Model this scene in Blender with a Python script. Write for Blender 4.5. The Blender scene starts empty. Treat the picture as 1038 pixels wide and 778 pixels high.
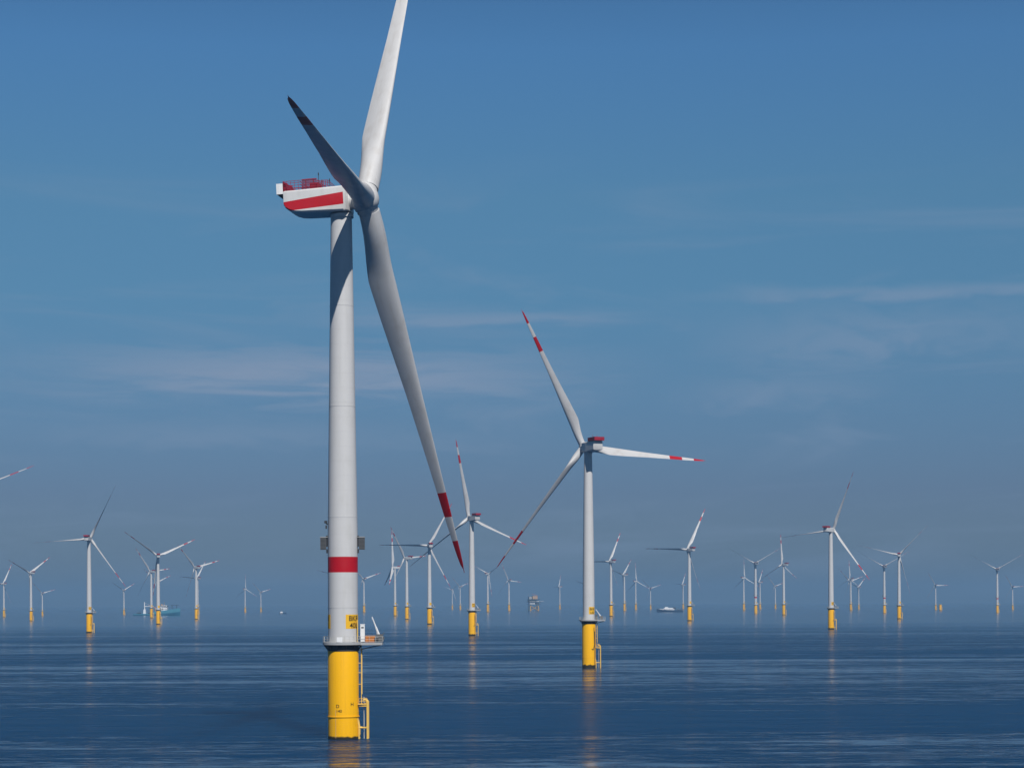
import bpy, bmesh, math, random
from mathutils import Matrix, Vector
R = math.radians
PI = math.pi
random.seed(7)
scene = bpy.context.scene
COL = scene.collection

# ------------------------------------------------------------------ camera
CAM_Z = 27.0
cd = bpy.data.cameras.new('camera')
cd.sensor_fit = 'HORIZONTAL'; cd.sensor_width = 36.0
cd.lens = 36.0 * 2000.0 / 1038.0
cd.shift_y = 221.0 / 1038.0
cd.clip_start = 1.0; cd.clip_end = 200000.0
cam = bpy.data.objects.new('camera', cd); COL.objects.link(cam)
cam.matrix_world = Matrix.Translation((0, 0, CAM_Z)) @ Matrix.Rotation(R(90), 4, 'X') @ Matrix.Rotation(R(-0.25), 4, 'Z')
scene.camera = cam

# ------------------------------------------------------------------ light
SUN_EL, SUN_AZ = 47.0, 18.0          # azimuth: degrees to the right of straight behind the camera
to_sun = Vector((math.sin(R(SUN_AZ)) * math.cos(R(SUN_EL)), -math.cos(R(SUN_AZ)) * math.cos(R(SUN_EL)), math.sin(R(SUN_EL))))
sd = bpy.data.lights.new('sun', 'SUN'); sd.energy = 4.95; sd.angle = R(0.5); sd.color = (1.0, 0.96, 0.9)
sun = bpy.data.objects.new('sun', sd); COL.objects.link(sun)
sun.rotation_euler = to_sun.to_track_quat('Z', 'Y').to_euler()

world = bpy.data.worlds.new('World'); scene.world = world; world.use_nodes = True
def nodes_of(name):
    m = bpy.data.materials.new(name); m.use_nodes = True
    nt = m.node_tree
    return m, nt.nodes, nt.links, nt.nodes['Principled BSDF']

def noise(N, L, vec, scale, loc=(0, 0, 0), detail=4, rough=0.55, dist=0.0):
    mp = N.new('ShaderNodeMapping'); mp.inputs['Scale'].default_value = scale; mp.inputs['Location'].default_value = loc
    L.new(vec, mp.inputs[0])
    n = N.new('ShaderNodeTexNoise'); n.inputs['Scale'].default_value = 1; n.inputs['Detail'].default_value = detail
    n.inputs['Roughness'].default_value = rough; n.inputs['Distortion'].default_value = dist
    L.new(mp.outputs[0], n.inputs['Vector']); return n.outputs['Fac']

def rng(N, L, v, a, b, c=0.0, d=1.0, smooth=True):
    m = N.new('ShaderNodeMapRange'); m.interpolation_type = 'SMOOTHSTEP' if smooth else 'LINEAR'
    m.inputs[1].default_value = a; m.inputs[2].default_value = b; m.inputs[3].default_value = c; m.inputs[4].default_value = d
    L.new(v, m.inputs[0]); return m.outputs[0]

def mth(N, L, op, a, b=None):
    m = N.new('ShaderNodeMath'); m.operation = op
    for i, v in enumerate((a, b)):
        if v is None: continue
        if isinstance(v, (int, float)): m.inputs[i].default_value = v
        else: L.new(v, m.inputs[i])
    return m.outputs[0]

def mixc(N, L, f, a, b):
    m = N.new('ShaderNodeMix'); m.data_type = 'RGBA'
    if isinstance(f, (int, float)): m.inputs[0].default_value = f
    else: L.new(f, m.inputs[0])
    for i, v in ((6, a), (7, b)):
        if isinstance(v, tuple): m.inputs[i].default_value = (*v, 1)
        else: L.new(v, m.inputs[i])
    return m.outputs[2]

SKY_STRENGTH = 0.085
def build_world():
    nt = world.node_tree; N = nt.nodes; L = nt.links; N.clear()
    out = N.new('ShaderNodeOutputWorld'); bg = N.new('ShaderNodeBackground')
    sky = N.new('ShaderNodeTexSky'); sky.sky_type = 'NISHITA'; sky.sun_disc = False
    sky.sun_elevation = R(SUN_EL); sky.sun_rotation = R(180 - SUN_AZ)
    sky.altitude = 0; sky.air_density = 1.0; sky.dust_density = 0.6; sky.ozone_density = 2.0
    tc = N.new('ShaderNodeTexCoord'); sep = N.new('ShaderNodeSeparateXYZ')
    L.new(tc.outputs['Generated'], sep.inputs[0])
    # air near the horizon: greyer and duller, clearing with elevation
    rp = N.new('ShaderNodeValToRGB'); L.new(sep.outputs['Z'], rp.inputs[0])
    cr = rp.color_ramp
    pts = [(0.0, (0.235, 0.33, 0.54)), (0.055, (0.256, 0.34, 0.553)), (0.095, (0.285, 0.43, 0.62)), (0.153, (0.329, 0.564, 0.704)), (0.20, (0.378, 0.645, 0.764)), (0.27, (0.39, 0.71, 0.93)), (0.34, (0.30, 0.56, 0.76)), (0.5, (0.08, 0.18, 0.32)), (1.0, (0.05, 0.13, 0.24))]
    cr.elements[0].position = pts[0][0]; cr.elements[0].color = (*pts[0][1], 1)
    cr.elements[1].position = pts[-1][0]; cr.elements[1].color = (*pts[-1][1], 1)
    for p, c in pts[1:-1]:
        e = cr.elements.new(p); e.color = (*c, 1)
    mul = N.new('ShaderNodeMix'); mul.data_type = 'RGBA'; mul.blend_type = 'MULTIPLY'; mul.inputs[0].default_value = 1
    L.new(sky.outputs[0], mul.inputs[6]); L.new(rp.outputs[0], mul.inputs[7])
    # faint high cirrus, drawn out sideways
    def cloud(scale, loc, lo, hi, detail):
        mp = N.new('ShaderNodeMapping'); mp.inputs['Scale'].default_value = scale; mp.inputs['Location'].default_value = loc
        L.new(tc.outputs['Generated'], mp.inputs[0])
        n = N.new('ShaderNodeTexNoise'); n.inputs['Scale'].default_value = 1; n.inputs['Detail'].default_value = detail
        n.inputs['Roughness'].default_value = 0.55; n.inputs['Distortion'].default_value = 0.6
        L.new(mp.outputs[0], n.inputs['Vector'])
        m = N.new('ShaderNodeMapRange'); m.interpolation_type = 'SMOOTHSTEP'
        m.inputs[1].default_value = lo; m.inputs[2].default_value = hi
        L.new(n.outputs['Fac'], m.inputs[0]); return m.outputs[0]
    c1 = cloud((5.0, 3.0, 46.0), (3.1, 0.4, 0.0), 0.50, 0.78, 6)
    c2 = cloud((9.0, 5.0, 30.0), (7.3, 1.1, 2.0), 0.52, 0.80, 5)
    def streak(z0, slope, half, x0, x1, soft, nz, gain):
        # one drawn-out streak of cirrus: elevation band, azimuth range, broken up by noise
        zz = mth(N, L, 'SUBTRACT', mth(N, L, 'SUBTRACT', sep.outputs['Z'], z0), mth(N, L, 'MULTIPLY', sep.outputs['X'], slope))
        zz = mth(N, L, 'ADD', zz, mth(N, L, 'MULTIPLY', mth(N, L, 'SUBTRACT', nz, 0.4), half * 0.8))
        f = rng(N, L, mth(N, L, 'ABSOLUTE', zz), half * 1.25, half * .1)
        f = mth(N, L, 'MULTIPLY', f, mth(N, L, 'MULTIPLY', rng(N, L, sep.outputs['X'], x0 - soft, x0 + soft), rng(N, L, sep.outputs['X'], x1 + soft, x1 - soft)))
        f = mth(N, L, 'MULTIPLY', f, rng(N, L, nz, -0.6, 0.9))
        return mth(N, L, 'MULTIPLY', mth(N, L, 'MULTIPLY', f, gain), sep.outputs['Y'])
    n1 = cloud((16.0, 3.0, 120.0), (1.0, 0.0, 0.0), 0.25, 0.75, 6); n2 = cloud((30.0, 3.0, 70.0), (5.0, 2.0, 1.0), 0.25, 0.75, 6)
    extra = [streak(0.1165, 0.0, 0.015, -0.20, 0.0, 0.10, n1, 1.15), streak(0.1525, -0.006, 0.0045, 0.12, 0.5, 0.07, n2, 0.55), streak(0.1425, 0.005, 0.005, -0.09, 0.05, 0.05, n1, 0.6),
             streak(0.103, 0.01, 0.010, 0.10, 0.17, 0.04, n2, 0.5), streak(0.133, 0.0, 0.016, 0.12, 0.25, 0.06, n2, 0.5), streak(0.168, -0.12, 0.006, 0.115, 0.15, 0.02, n2, 0.45), streak(0.085, 0.0, 0.008, -0.22, -0.06, 0.07, n2, 0.35)]
    add = N.new('ShaderNodeMath'); add.operation = 'MAXIMUM'; L.new(c1, add.inputs[0]); L.new(c2, add.inputs[1])
    band = N.new('ShaderNodeMapRange'); band.interpolation_type = 'SMOOTHSTEP'
    band.inputs[1].default_value = 0.24; band.inputs[2].default_value = 0.14
    L.new(sep.outputs['Z'], band.inputs[0])
    m2 = N.new('ShaderNodeMath'); m2.operation = 'MULTIPLY'; L.new(add.outputs[0], m2.inputs[0]); L.new(band.outputs[0], m2.inputs[1])
    m3 = N.new('ShaderNodeMath'); m3.operation = 'MULTIPLY'; L.new(m2.outputs[0], m3.inputs[0]); m3.inputs[1].default_value = 0.45
    tot = m3.outputs[0]
    for e in extra: tot = mth(N, L, 'MAXIMUM', tot, e)
    mix = N.new('ShaderNodeMix'); mix.data_type = 'RGBA'
    L.new(tot, mix.inputs[0]); L.new(mul.outputs[2], mix.inputs[6]); mix.inputs[7].default_value = (2.6, 3.6, 5.2, 1)
    L.new(mix.outputs[2], bg.inputs['Color']); bg.inputs['Strength'].default_value = SKY_STRENGTH
    L.new(bg.outputs[0], out.inputs['Surface'])
build_world()

vs = scene.view_settings
scene.display_settings.display_device = 'sRGB'
vs.view_transform = 'Standard'; vs.look = 'None'; vs.exposure = 0.0; vs.gamma = 1.0; vs.use_curve_mapping = False
scene.cycles.max_bounces = 6; scene.cycles.volume_bounces = 0
scene.cycles.use_denoising = True

# ------------------------------------------------------------------ materials
def paint(name, col, dirt=None, rough=0.45, streak=(0.8, 0.8, 0.06), amount=0.5, metallic=0.0, seams=False):
    """painted steel with run-off streaks and blotches"""
    m, N, L, b = nodes_of(name)
    tc = N.new('ShaderNodeTexCoord').outputs['Object']
    b.inputs['Specular IOR Level'].default_value = 0.3
    if dirt is None: dirt = tuple(c * 0.72 for c in col)
    s = noise(N, L, tc, streak, detail=6, rough=0.65)
    t = noise(N, L, tc, (0.35, 0.35, 0.35), (4, 2, 9), detail=5)
    f = mth(N, L, 'MULTIPLY', mth(N, L, 'ADD', rng(N, L, s, 0.45, 0.75), rng(N, L, t, 0.45, 0.8)), amount * 0.6)
    c = mixc(N, L, f, col, dirt)
    if seams:                                                           # weld seams between the rolled cans, heavier at the flanges
        sp = N.new('ShaderNodeSeparateXYZ'); L.new(tc, sp.inputs[0])
        fr = mth(N, L, 'LESS_THAN', mth(N, L, 'FRACT', mth(N, L, 'DIVIDE', sp.outputs['Z'], 2.9)), 0.035)
        c = mixc(N, L, mth(N, L, 'MULTIPLY', fr, 0.16), c, tuple(q * 0.6 for q in col))
    L.new(c, b.inputs['Base Color'])
    b.inputs['Roughness'].default_value = rough; b.inputs['Metallic'].default_value = metallic
    L.new(rng(N, L, t, 0.2, 0.8, rough - 0.08, rough + 0.12), b.inputs['Roughness'])
    return m

WHITE = (0.52, 0.52, 0.525); RED = (0.40, 0.003, 0.012); YELLOW = (0.84, 0.43, 0.003)
M = {}
M['tower_white'] = paint('tower paint', WHITE, (0.43, 0.43, 0.42), 0.42, amount=0.6, seams=True)
M['blade_white'] = paint('blade gelcoat', WHITE, (0.38, 0.36, 0.34), 0.42, streak=(0.9, 0.9, 0.12), amount=0.7)
M['red'] = paint('signal red paint', RED, (0.36, 0.008, 0.016), 0.45, amount=0.5)
M['rail_red'] = paint('cage red paint', (0.28, 0.010, 0.030), None, 0.5)
M['steel'] = paint('galvanised steel', (0.34, 0.35, 0.36), None, 0.5)
M['rail'] = paint('railing paint', (0.45, 0.45, 0.43), None, 0.5)
M['dark'] = paint('dark coated steel', (0.035, 0.038, 0.045), None, 0.5)
M['grey'] = paint('grey panel paint', (0.11, 0.115, 0.12), None, 0.5, streak=(3, 3, 30))
M['plate'] = paint('sign yellow', (0.75, 0.42, 0.02), None, 0.5, amount=0.3)
M['ink'] = paint('sign black', (0.012, 0.012, 0.012), None, 0.6)
M['crate'] = paint('orange crate paint', (0.62, 0.22, 0.05), None, 0.55)
M['cab_white'] = paint('cabinet white', (0.72, 0.73, 0.74), None, 0.4)
M['pipe'] = paint('weathered yellow pipe', (0.74, 0.48, 0.10), (0.62, 0.52, 0.32), 0.5)
M['teal'] = paint('ship teal paint', (0.02, 0.12, 0.20), None, 0.4)
M['pale_teal'] = paint('ship pale blue paint', (0.07, 0.25, 0.34), None, 0.4)
M['navy'] = paint('ship navy paint', (0.02, 0.05, 0.10), None, 0.35)
M['glassy'] = paint('dark window glass', (0.02, 0.025, 0.03), None, 0.12, amount=0.1)
M['tan'] = paint('module tan paint', (0.45, 0.30, 0.18), None, 0.5)

def yellow_pile(name, foul):
    """transition piece: yellow, weld seam, rust runs, weed line at the water"""
    m, N, L, b = nodes_of(name)
    tc = N.new('ShaderNodeTexCoord').outputs['Object']
    sp = N.new('ShaderNodeSeparateXYZ'); L.new(tc, sp.inputs[0])
    s = noise(N, L, tc, (1.6, 1.6, 0.05), detail=6, rough=0.6)
    t = noise(N, L, tc, (0.5, 0.5, 0.5), (3, 1, 4), detail=5)
    c = mixc(N, L, mth(N, L, 'MULTIPLY', rng(N, L, s, 0.46, 0.72), 0.6), YELLOW, (0.70, 0.35, 0.006))
    c = mixc(N, L, mth(N, L, 'MULTIPLY', rng(N, L, t, 0.55, 0.75), 0.35), c, (0.64, 0.31, 0.008))
    edge = mth(N, L, 'ADD', sp.outputs['Z'], mth(N, L, 'MULTIPLY', noise(N, L, tc, (0.9, 0.9, 0.5), (1, 5, 2), detail=5), -foul * 1.2))
    c = mixc(N, L, rng(N, L, edge, foul * 0.5 + 0.12, foul * 0.5 - 0.25), c, (0.030, 0.026, 0.014))
    L.new(c, b.inputs['Base Color']); b.inputs['Roughness'].default_value = 0.45; b.inputs['Specular IOR Level'].default_value = 0.25
    return m
M['yellow_clean'] = yellow_pile('yellow pile paint', 0.55)
M['yellow_foul'] = yellow_pile('yellow pile paint with weed', 1.25)

def nacelle_paint():
    """white shell with one slanting red stripe on each flank"""
    m, N, L, b = nodes_of('nacelle shell paint')
    tc = N.new('ShaderNodeTexCoord').outputs['Object']
    sp = N.new('ShaderNodeSeparateXYZ'); L.new(tc, sp.inputs[0])
    x, y, z = sp.outputs
    top = mth(N, L, 'ADD', mth(N, L, 'MULTIPLY', x, 0.09), 0.95)
    low = mth(N, L, 'ADD', mth(N, L, 'MULTIPLY', x, 0.045), -1.38)
    f = mth(N, L, 'MULTIPLY', mth(N, L, 'LESS_THAN', z, top), mth(N, L, 'GREATER_THAN', z, low))
    f = mth(N, L, 'MULTIPLY', f, mth(N, L, 'GREATER_THAN', mth(N, L, 'ABSOLUTE', y), 3.0))
    f = mth(N, L, 'MULTIPLY', f, mth(N, L, 'LESS_THAN', x, 1.25))
    n = noise(N, L, tc, (0.8, 0.8, 0.3), detail=5)
    w = mixc(N, L, rng(N, L, n, 0.4, 0.8, 0, 0.5), (0.58, 0.58, 0.58), (0.48, 0.48, 0.47))
    r = mixc(N, L, rng(N, L, n, 0.4, 0.8, 0, 0.5), (0.44, 0.003, 0.012), (0.36, 0.003, 0.012))
    L.new(mixc(N, L, f, w, r), b.inputs['Base Color']); b.inputs['Roughness'].default_value = 0.42
    return m
M['nacelle'] = nacelle_paint()

def sea_material():
    m, N, L, b = nodes_of('sea water')
    tc = N.new('ShaderNodeTexCoord').outputs['Object']
    # wind patches: long slicks and ruffled lanes
    big = noise(N, L, tc, (1 / 1100, 1 / 105, 1), (0.3, 3.7, 0), detail=5, rough=0.6, dist=0.5)
    mid = noise(N, L, tc, (1 / 210, 1 / 26, 1), (5, 1, 0), detail=5, rough=0.6, dist=0.9)
    fin = noise(N, L, tc, (1 / 26, 1 / 6.0, 1), (2, 8, 0), detail=5, rough=0.65, dist=0.6)
    f = mth(N, L, 'ADD', mth(N, L, 'MULTIPLY', big, 0.40), mth(N, L, 'ADD', mth(N, L, 'MULTIPLY', mid, 0.30), mth(N, L, 'MULTIPLY', fin, 0.30)))
    dash = noise(N, L, tc, (1 / 8, 1 / 3.6, 1), (11, 6, 0), detail=3, rough=0.6, dist=0.8)      # cat's-paws
    f = mth(N, L, 'ADD', f, mth(N, L, 'MULTIPLY', mth(N, L, 'SUBTRACT', dash, 0.5), 0.26))
    sp = N.new('ShaderNodeSeparateXYZ'); L.new(tc, sp.inputs[0])
    warp = mth(N, L, 'ADD', sp.outputs['Y'], mth(N, L, 'MULTIPLY', mth(N, L, 'SUBTRACT', big, 0.5), 420))
    def lane(y0, y1, soft, gain):                                       # a lane of breeze or of calm lying across the view
        g = mth(N, L, 'MULTIPLY', rng(N, L, warp, y0 - soft, y0 + soft), rng(N, L, warp, y1 + soft, y1 - soft))
        return mth(N, L, 'MULTIPLY', g, gain)
    for a in ((445, 590, 35, 0.036), (345, 425, 25, -0.030), (640, 900, 50, -0.018), (960, 1060, 40, 0.022), (1120, 1300, 60, -0.02), (1360, 1480, 50, 0.022)):
        f = mth(N, L, 'ADD', f, lane(*a))
    ruff = rng(N, L, f, 0.43, 0.555)
    # glassy calm far out, ruffled by a light breeze nearer the boat
    yy = mth(N, L, 'ADD', sp.outputs['Y'], mth(N, L, 'MULTIPLY', mth(N, L, 'SUBTRACT', mid, 0.5), 900))
    ruff = mth(N, L, 'MULTIPLY', ruff, rng(N, L, yy, 900, 2700, 1.0, 0.10))
    b.inputs['Base Color'].default_value = (0.0004, 0.029, 0.088, 1)
    b.subsurface_method = 'BURLEY'; b.inputs['Subsurface Weight'].default_value = 1.0      # light scattered up from the depth
    b.inputs['Subsurface Radius'].default_value = (0.4, 0.8, 1.0); b.inputs['Subsurface Scale'].default_value = 60.0
    L.new(rng(N, L, ruff, 0, 1, 0.13, 0.24), b.inputs['Roughness'])
    L.new(rng(N, L, ruff, 0, 1, 1.29, 1.045), b.inputs['IOR'])   # steep wavelets hide part of the mirror
    w1 = noise(N, L, tc, (1 / 10, 1 / 4.5, 1), (1, 2, 0), detail=5, rough=0.6, dist=0.3)
    w2 = noise(N, L, tc, (1 / 1.8, 1 / 0.9, 1), (7, 3, 0), detail=3, rough=0.5)
    w0 = noise(N, L, tc, (1 / 42, 1 / 13, 1), (9, 4, 0), detail=3, rough=0.5)
    h = mth(N, L, 'ADD', mth(N, L, 'MULTIPLY', w1, 0.75), mth(N, L, 'MULTIPLY', w2, 0.07))
    h = mth(N, L, 'ADD', h, mth(N, L, 'MULTIPLY', w0, 0.9))
    h = mth(N, L, 'MULTIPLY', h, rng(N, L, ruff, 0, 1, 0.10, 1.6))
    bp = N.new('ShaderNodeBump'); bp.inputs['Strength'].default_value = 1.0; bp.inputs['Distance'].default_value = 1.0
    L.new(h, bp.inputs['Height']); L.new(bp.outputs[0], b.inputs['Normal'])
    return m
M['sea'] = sea_material()

# ------------------------------------------------------------------ mesh helpers
class MB:
    def __init__(s): s.v = []; s.f = []; s.m = []
    def add(s, vs, fs, mi=0, mat=None):
        o = len(s.v)
        s.v += [tuple(mat @ Vector(p)) if mat else tuple(p) for p in vs]
        s.f += [tuple(o + i for i in f) for f in fs]
        s.m += list(mi) if isinstance(mi, (list, tuple)) else [mi] * len(fs)
    def box(s, c, d, mi=0, mat=None, taper=1.0):
        x, y, z = (q / 2 for q in d); t = taper
        vs = [(c[0] + a * x * (t if k > 0 else 1), c[1] + b * y * (t if k > 0 else 1), c[2] + k * z) for k in (-1, 1) for a, b in ((-1, -1), (1, -1), (1, 1), (-1, 1))]
        s.add(vs, [(3, 2, 1, 0), (4, 5, 6, 7), (0, 1, 5, 4), (1, 2, 6, 5), (2, 3, 7, 6), (3, 0, 4, 7)], mi, mat)
    def tube(s, p, q, r0, r1=None, n=8, mi=0, caps=True):
        p, q = Vector(p), Vector(q); r1 = r0 if r1 is None else r1
        d = (q - p).normalized(); a = d.orthogonal().normalized(); b = d.cross(a)
        vs = []
        for c, r in ((p, r0), (q, r1)):
            for i in range(n):
                t = 2 * PI * i / n; vs.append(c + a * (r * math.cos(t)) + b * (r * math.sin(t)))
        fs = [(i, (i + 1) % n, n + (i + 1) % n, n + i) for i in range(n)]
        if caps: fs += [tuple(reversed(range(n))), tuple(range(n, 2 * n))]
        s.add(vs, fs, mi)
    def path(s, pts, r, n=6, mi=0):
        for a, b in zip(pts[:-1], pts[1:]): s.tube(a, b, r, n=n, mi=mi)
    def lathe(s, prof, n=48, mi=0, caps=True, mat=None):
        """prof: list of (r, z[, material of the face above])"""
        vs = []; fs = []; ms = []
        for k, p in enumerate(prof):
            for i in range(n):
                t = 2 * PI * i / n; vs.append((p[0] * math.cos(t), p[0] * math.sin(t), p[1]))
            if k:
                for i in range(n):
                    j = (i + 1) % n
                    fs.append(((k - 1) * n + i, (k - 1) * n + j, k * n + j, k * n + i))
                    ms.append(prof[k - 1][2] if len(prof[k - 1]) > 2 else mi)
        if caps:
            fs.append(tuple(reversed(range(n)))); ms.append(ms[0])
            fs.append(tuple((len(prof) - 1) * n + i for i in range(n))); ms.append(ms[-2])
        s.add(vs, fs, ms, mat)
    def loft(s, rings, mi=0, cap=True, mids=None):
        n = len(rings[0]); vs = [p for r in rings for p in r]; fs = []; ms = []
        for k in range(len(rings) - 1):
            for i in range(n):
                j = (i + 1) % n
                fs.append((k * n + i, k * n + j, (k + 1) * n + j, (k + 1) * n + i)); ms.append(mids[k] if mids else mi)
        if cap:
            fs += [tuple(reversed(range(n))), tuple((len(rings) - 1) * n + i for i in range(n))]; ms += [ms[0], ms[-1]]
        s.add(vs, fs, ms)
    def build(s, name, mats, parent=None, smooth=35, matrix=None):
        me = bpy.data.meshes.new(name); me.from_pydata(s.v, [], s.f)
        for m in (mats if isinstance(mats, (list, tuple)) else [mats]): me.materials.append(m)
        me.polygons.foreach_set('material_index', s.m); me.update()
        bm = bmesh.new(); bm.from_mesh(me); bmesh.ops.recalc_face_normals(bm, faces=bm.faces); bm.to_mesh(me); bm.free()
        if smooth:
            me.shade_smooth(); me.set_sharp_from_angle(angle=R(smooth))
        else: me.shade_flat()
        o = bpy.data.objects.new(name, me); COL.objects.link(o)
        if parent: o.parent = parent
        if matrix: o.matrix_local = matrix
        return o

def tag(o, label=None, cat=None, group=None, kind=None):
    if label: o['label'] = label
    if cat: o['category'] = cat
    if group: o['group'] = group
    if kind: o['kind'] = kind
    return o

def empty(name, loc, rz=0.0, scale=1.0):
    o = bpy.data.objects.new(name, None); COL.objects.link(o)
    o.location = loc; o.rotation_euler = (0, 0, rz); o.scale = (scale,) * 3
    o.empty_display_size = 3
    return o

def kids(o): return [c for c in bpy.data.objects if c.parent == o]

def ss(a, b, x):
    t = max(0.0, min(1.0, (x - a) / (b - a))); return t * t * (3 - 2 * t)
def lerp_tab(tab, x):
    for (a, u), (b, v) in zip(tab[:-1], tab[1:]):
        if x <= b: return u + (v - u) * (x - a) / (b - a)
    return tab[-1][1]

# ------------------------------------------------------------------ the setting: sea and haze
sea = MB()
sea.add([(-24000, -3000, 0), (24000, -3000, 0), (24000, 26000, 0), (-24000, 26000, 0)], [(0, 1, 2, 3)])
tag(sea.build('sea', M['sea'], smooth=0), kind='structure')

HAZE_DENSITY = 9.0e-5
def build_haze():
    h = MB(); h.box((0, 11500, 119.5), (48400, 29400, 241))
    m = bpy.data.materials.new('sea haze'); m.use_nodes = True
    N = m.node_tree.nodes; L = m.node_tree.links; N.clear()
    out = N.new('ShaderNodeOutputMaterial'); v = N.new('ShaderNodeVolumePrincipled')
    v.inputs['Color'].default_value = (0.25, 0.46, 0.73, 1)
    v.inputs['Density'].default_value = HAZE_DENSITY
    v.inputs['Anisotropy'].default_value = 0.0
    L.new(v.outputs[0], out.inputs['Volume'])
    tag(h.build('haze', m, smooth=0), kind='stuff')
build_haze()

# ------------------------------------------------------------------ blades
def make_blade(name, Rt, r0, root_d, chords, bands, dark_tip=False):
    """span +Z, leading edge +Y, pressure side +X at zero pitch"""
    mb = MB(); NP = 22; rings = []; mids = []
    cuts = sorted(set([r0, r0 + .6] + [Rt * k / 46 for k in range(1, 46)] + [Rt * q for q in (.985, .993, .998, 1.0)] + [Rt * a for ab in bands for a in ab]))
    cuts = [c for c in cuts if c >= r0]
    for r in cuts:
        q = r / Rt; w = ss(0.05, 0.20, q)
        c = lerp_tab(chords, q) * Rt; t = 0.40 - 0.24 * ss(0.15, 0.75, q)
        ax = 0.5 - 0.20 * w
        tw = R(15 * (1 - ss(0.0, 0.9, q)))
        pre = 0.0
        ring = []
        for i in range(NP):
            ph = 2 * PI * i / NP; xc = 0.5 * (1 - math.cos(ph)); sg = 1 if math.sin(ph) >= 0 else -1
            circ = 0.5 * math.sin(ph)
            th = 5 * t * (.2969 * math.sqrt(max(xc, 0)) - .126 * xc - .3516 * xc ** 2 + .2843 * xc ** 3 - .1036 * xc ** 4)
            foil = sg * th * (1.0 if sg < 0 else 0.75)
            y = (ax - xc) * c; x = (circ * (1 - w) + foil * w) * c
            ring.append((x * math.cos(tw) + y * math.sin(tw) + pre, y * math.cos(tw) - x * math.sin(tw), r))
        rings.append(ring)
    for a, b in zip(cuts[:-1], cuts[1:]):
        mid = (a + b) / 2 / Rt
        mids.append(1 if any(lo < mid < hi for lo, hi in bands) else 0)
    mb.loft(rings, mids=mids)
    return mb

CH_V = [(0, .049), (.05, .050), (.10, .0535), (.20, .0625), (.30, .0555), (.50, .0385), (.70, .0262), (.85, .0185), (.95, .0120), (.985, .0075), (1.0, .0015)]
CH_S = [(0, .046), (.05, .046), (.10, .055), (.19, .076), (.30, .066), (.50, .044), (.70, .029), (.85, .021), (.95, .013), (.985, .008), (1.0, .0015)]

# ------------------------------------------------------------------ turbine pieces
def railing(mb, pts, h=1.15, rails=(0.12, 0.6, 1.15), r=0.035, closed=True, post_every=1):
    P = [Vector(p) for p in pts]
    seq = list(zip(P, P[1:] + P[:1])) if closed else list(zip(P[:-1], P[1:]))
    for i, p in enumerate(P):
        if i % post_every == 0: mb.tube(p, p + Vector((0, 0, h)), r * 1.2, n=5)
    for a, b in seq:
        for z in rails:
            mb.tube(a + Vector((0, 0, z)), b + Vector((0, 0, z)), r, n=4, caps=False)

def wrapped_text(body, r, ang, z, size, parent, squeeze=1.0):
    """lettering bent round a tower of radius r"""
    cu = bpy.data.curves.new('lettering', 'FONT'); cu.body = body; cu.size = size; cu.align_x = 'CENTER'; cu.offset = 0.012 * size
    to = bpy.data.objects.new('lettering_source', cu); COL.objects.link(to)
    bpy.context.view_layer.update()
    me = bpy.data.meshes.new_from_object(to)
    bpy.data.objects.remove(to)
    bm = bmesh.new(); bm.from_mesh(me)
    bmesh.ops.triangulate(bm, faces=bm.faces)
    for v in bm.verts:
        t = ang + v.co.x * squeeze / r; rr = r + 0.05
        v.co = Vector((rr * math.cos(t), rr * math.sin(t), z + v.co.y))
    bm.to_mesh(me); bm.free()
    me.name = 'lettering'; me.materials.append(M['ink'])
    o = bpy.data.objects.new('lettering', me); COL.objects.link(o); o.parent = parent
    return o

def name_plate(r, ang, half, z0, z1, parent):
    mb = MB(); n = 14; vs = []; fs = []
    for i in range(n + 1):
        t = ang - half + 2 * half * i / n
        for rr in (r + 0.005, r + 0.02):
            for z in (z0, z1): vs.append((rr * math.cos(t), rr * math.sin(t), z))
    for i in range(n):
        a, b = 4 * i, 4 * i + 4
        fs += [(a + 2, b + 2, b + 3, a + 3), (a + 1, a + 3, b + 3, b + 1), (a, b, b + 2, a + 2)]
    fs += [(0, 2, 3, 1), (4 * n, 4 * n + 1, 4 * n + 3, 4 * n + 2)]
    mb.add(vs, fs)
    return mb.build('name_plate', M['plate'], parent)

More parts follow.
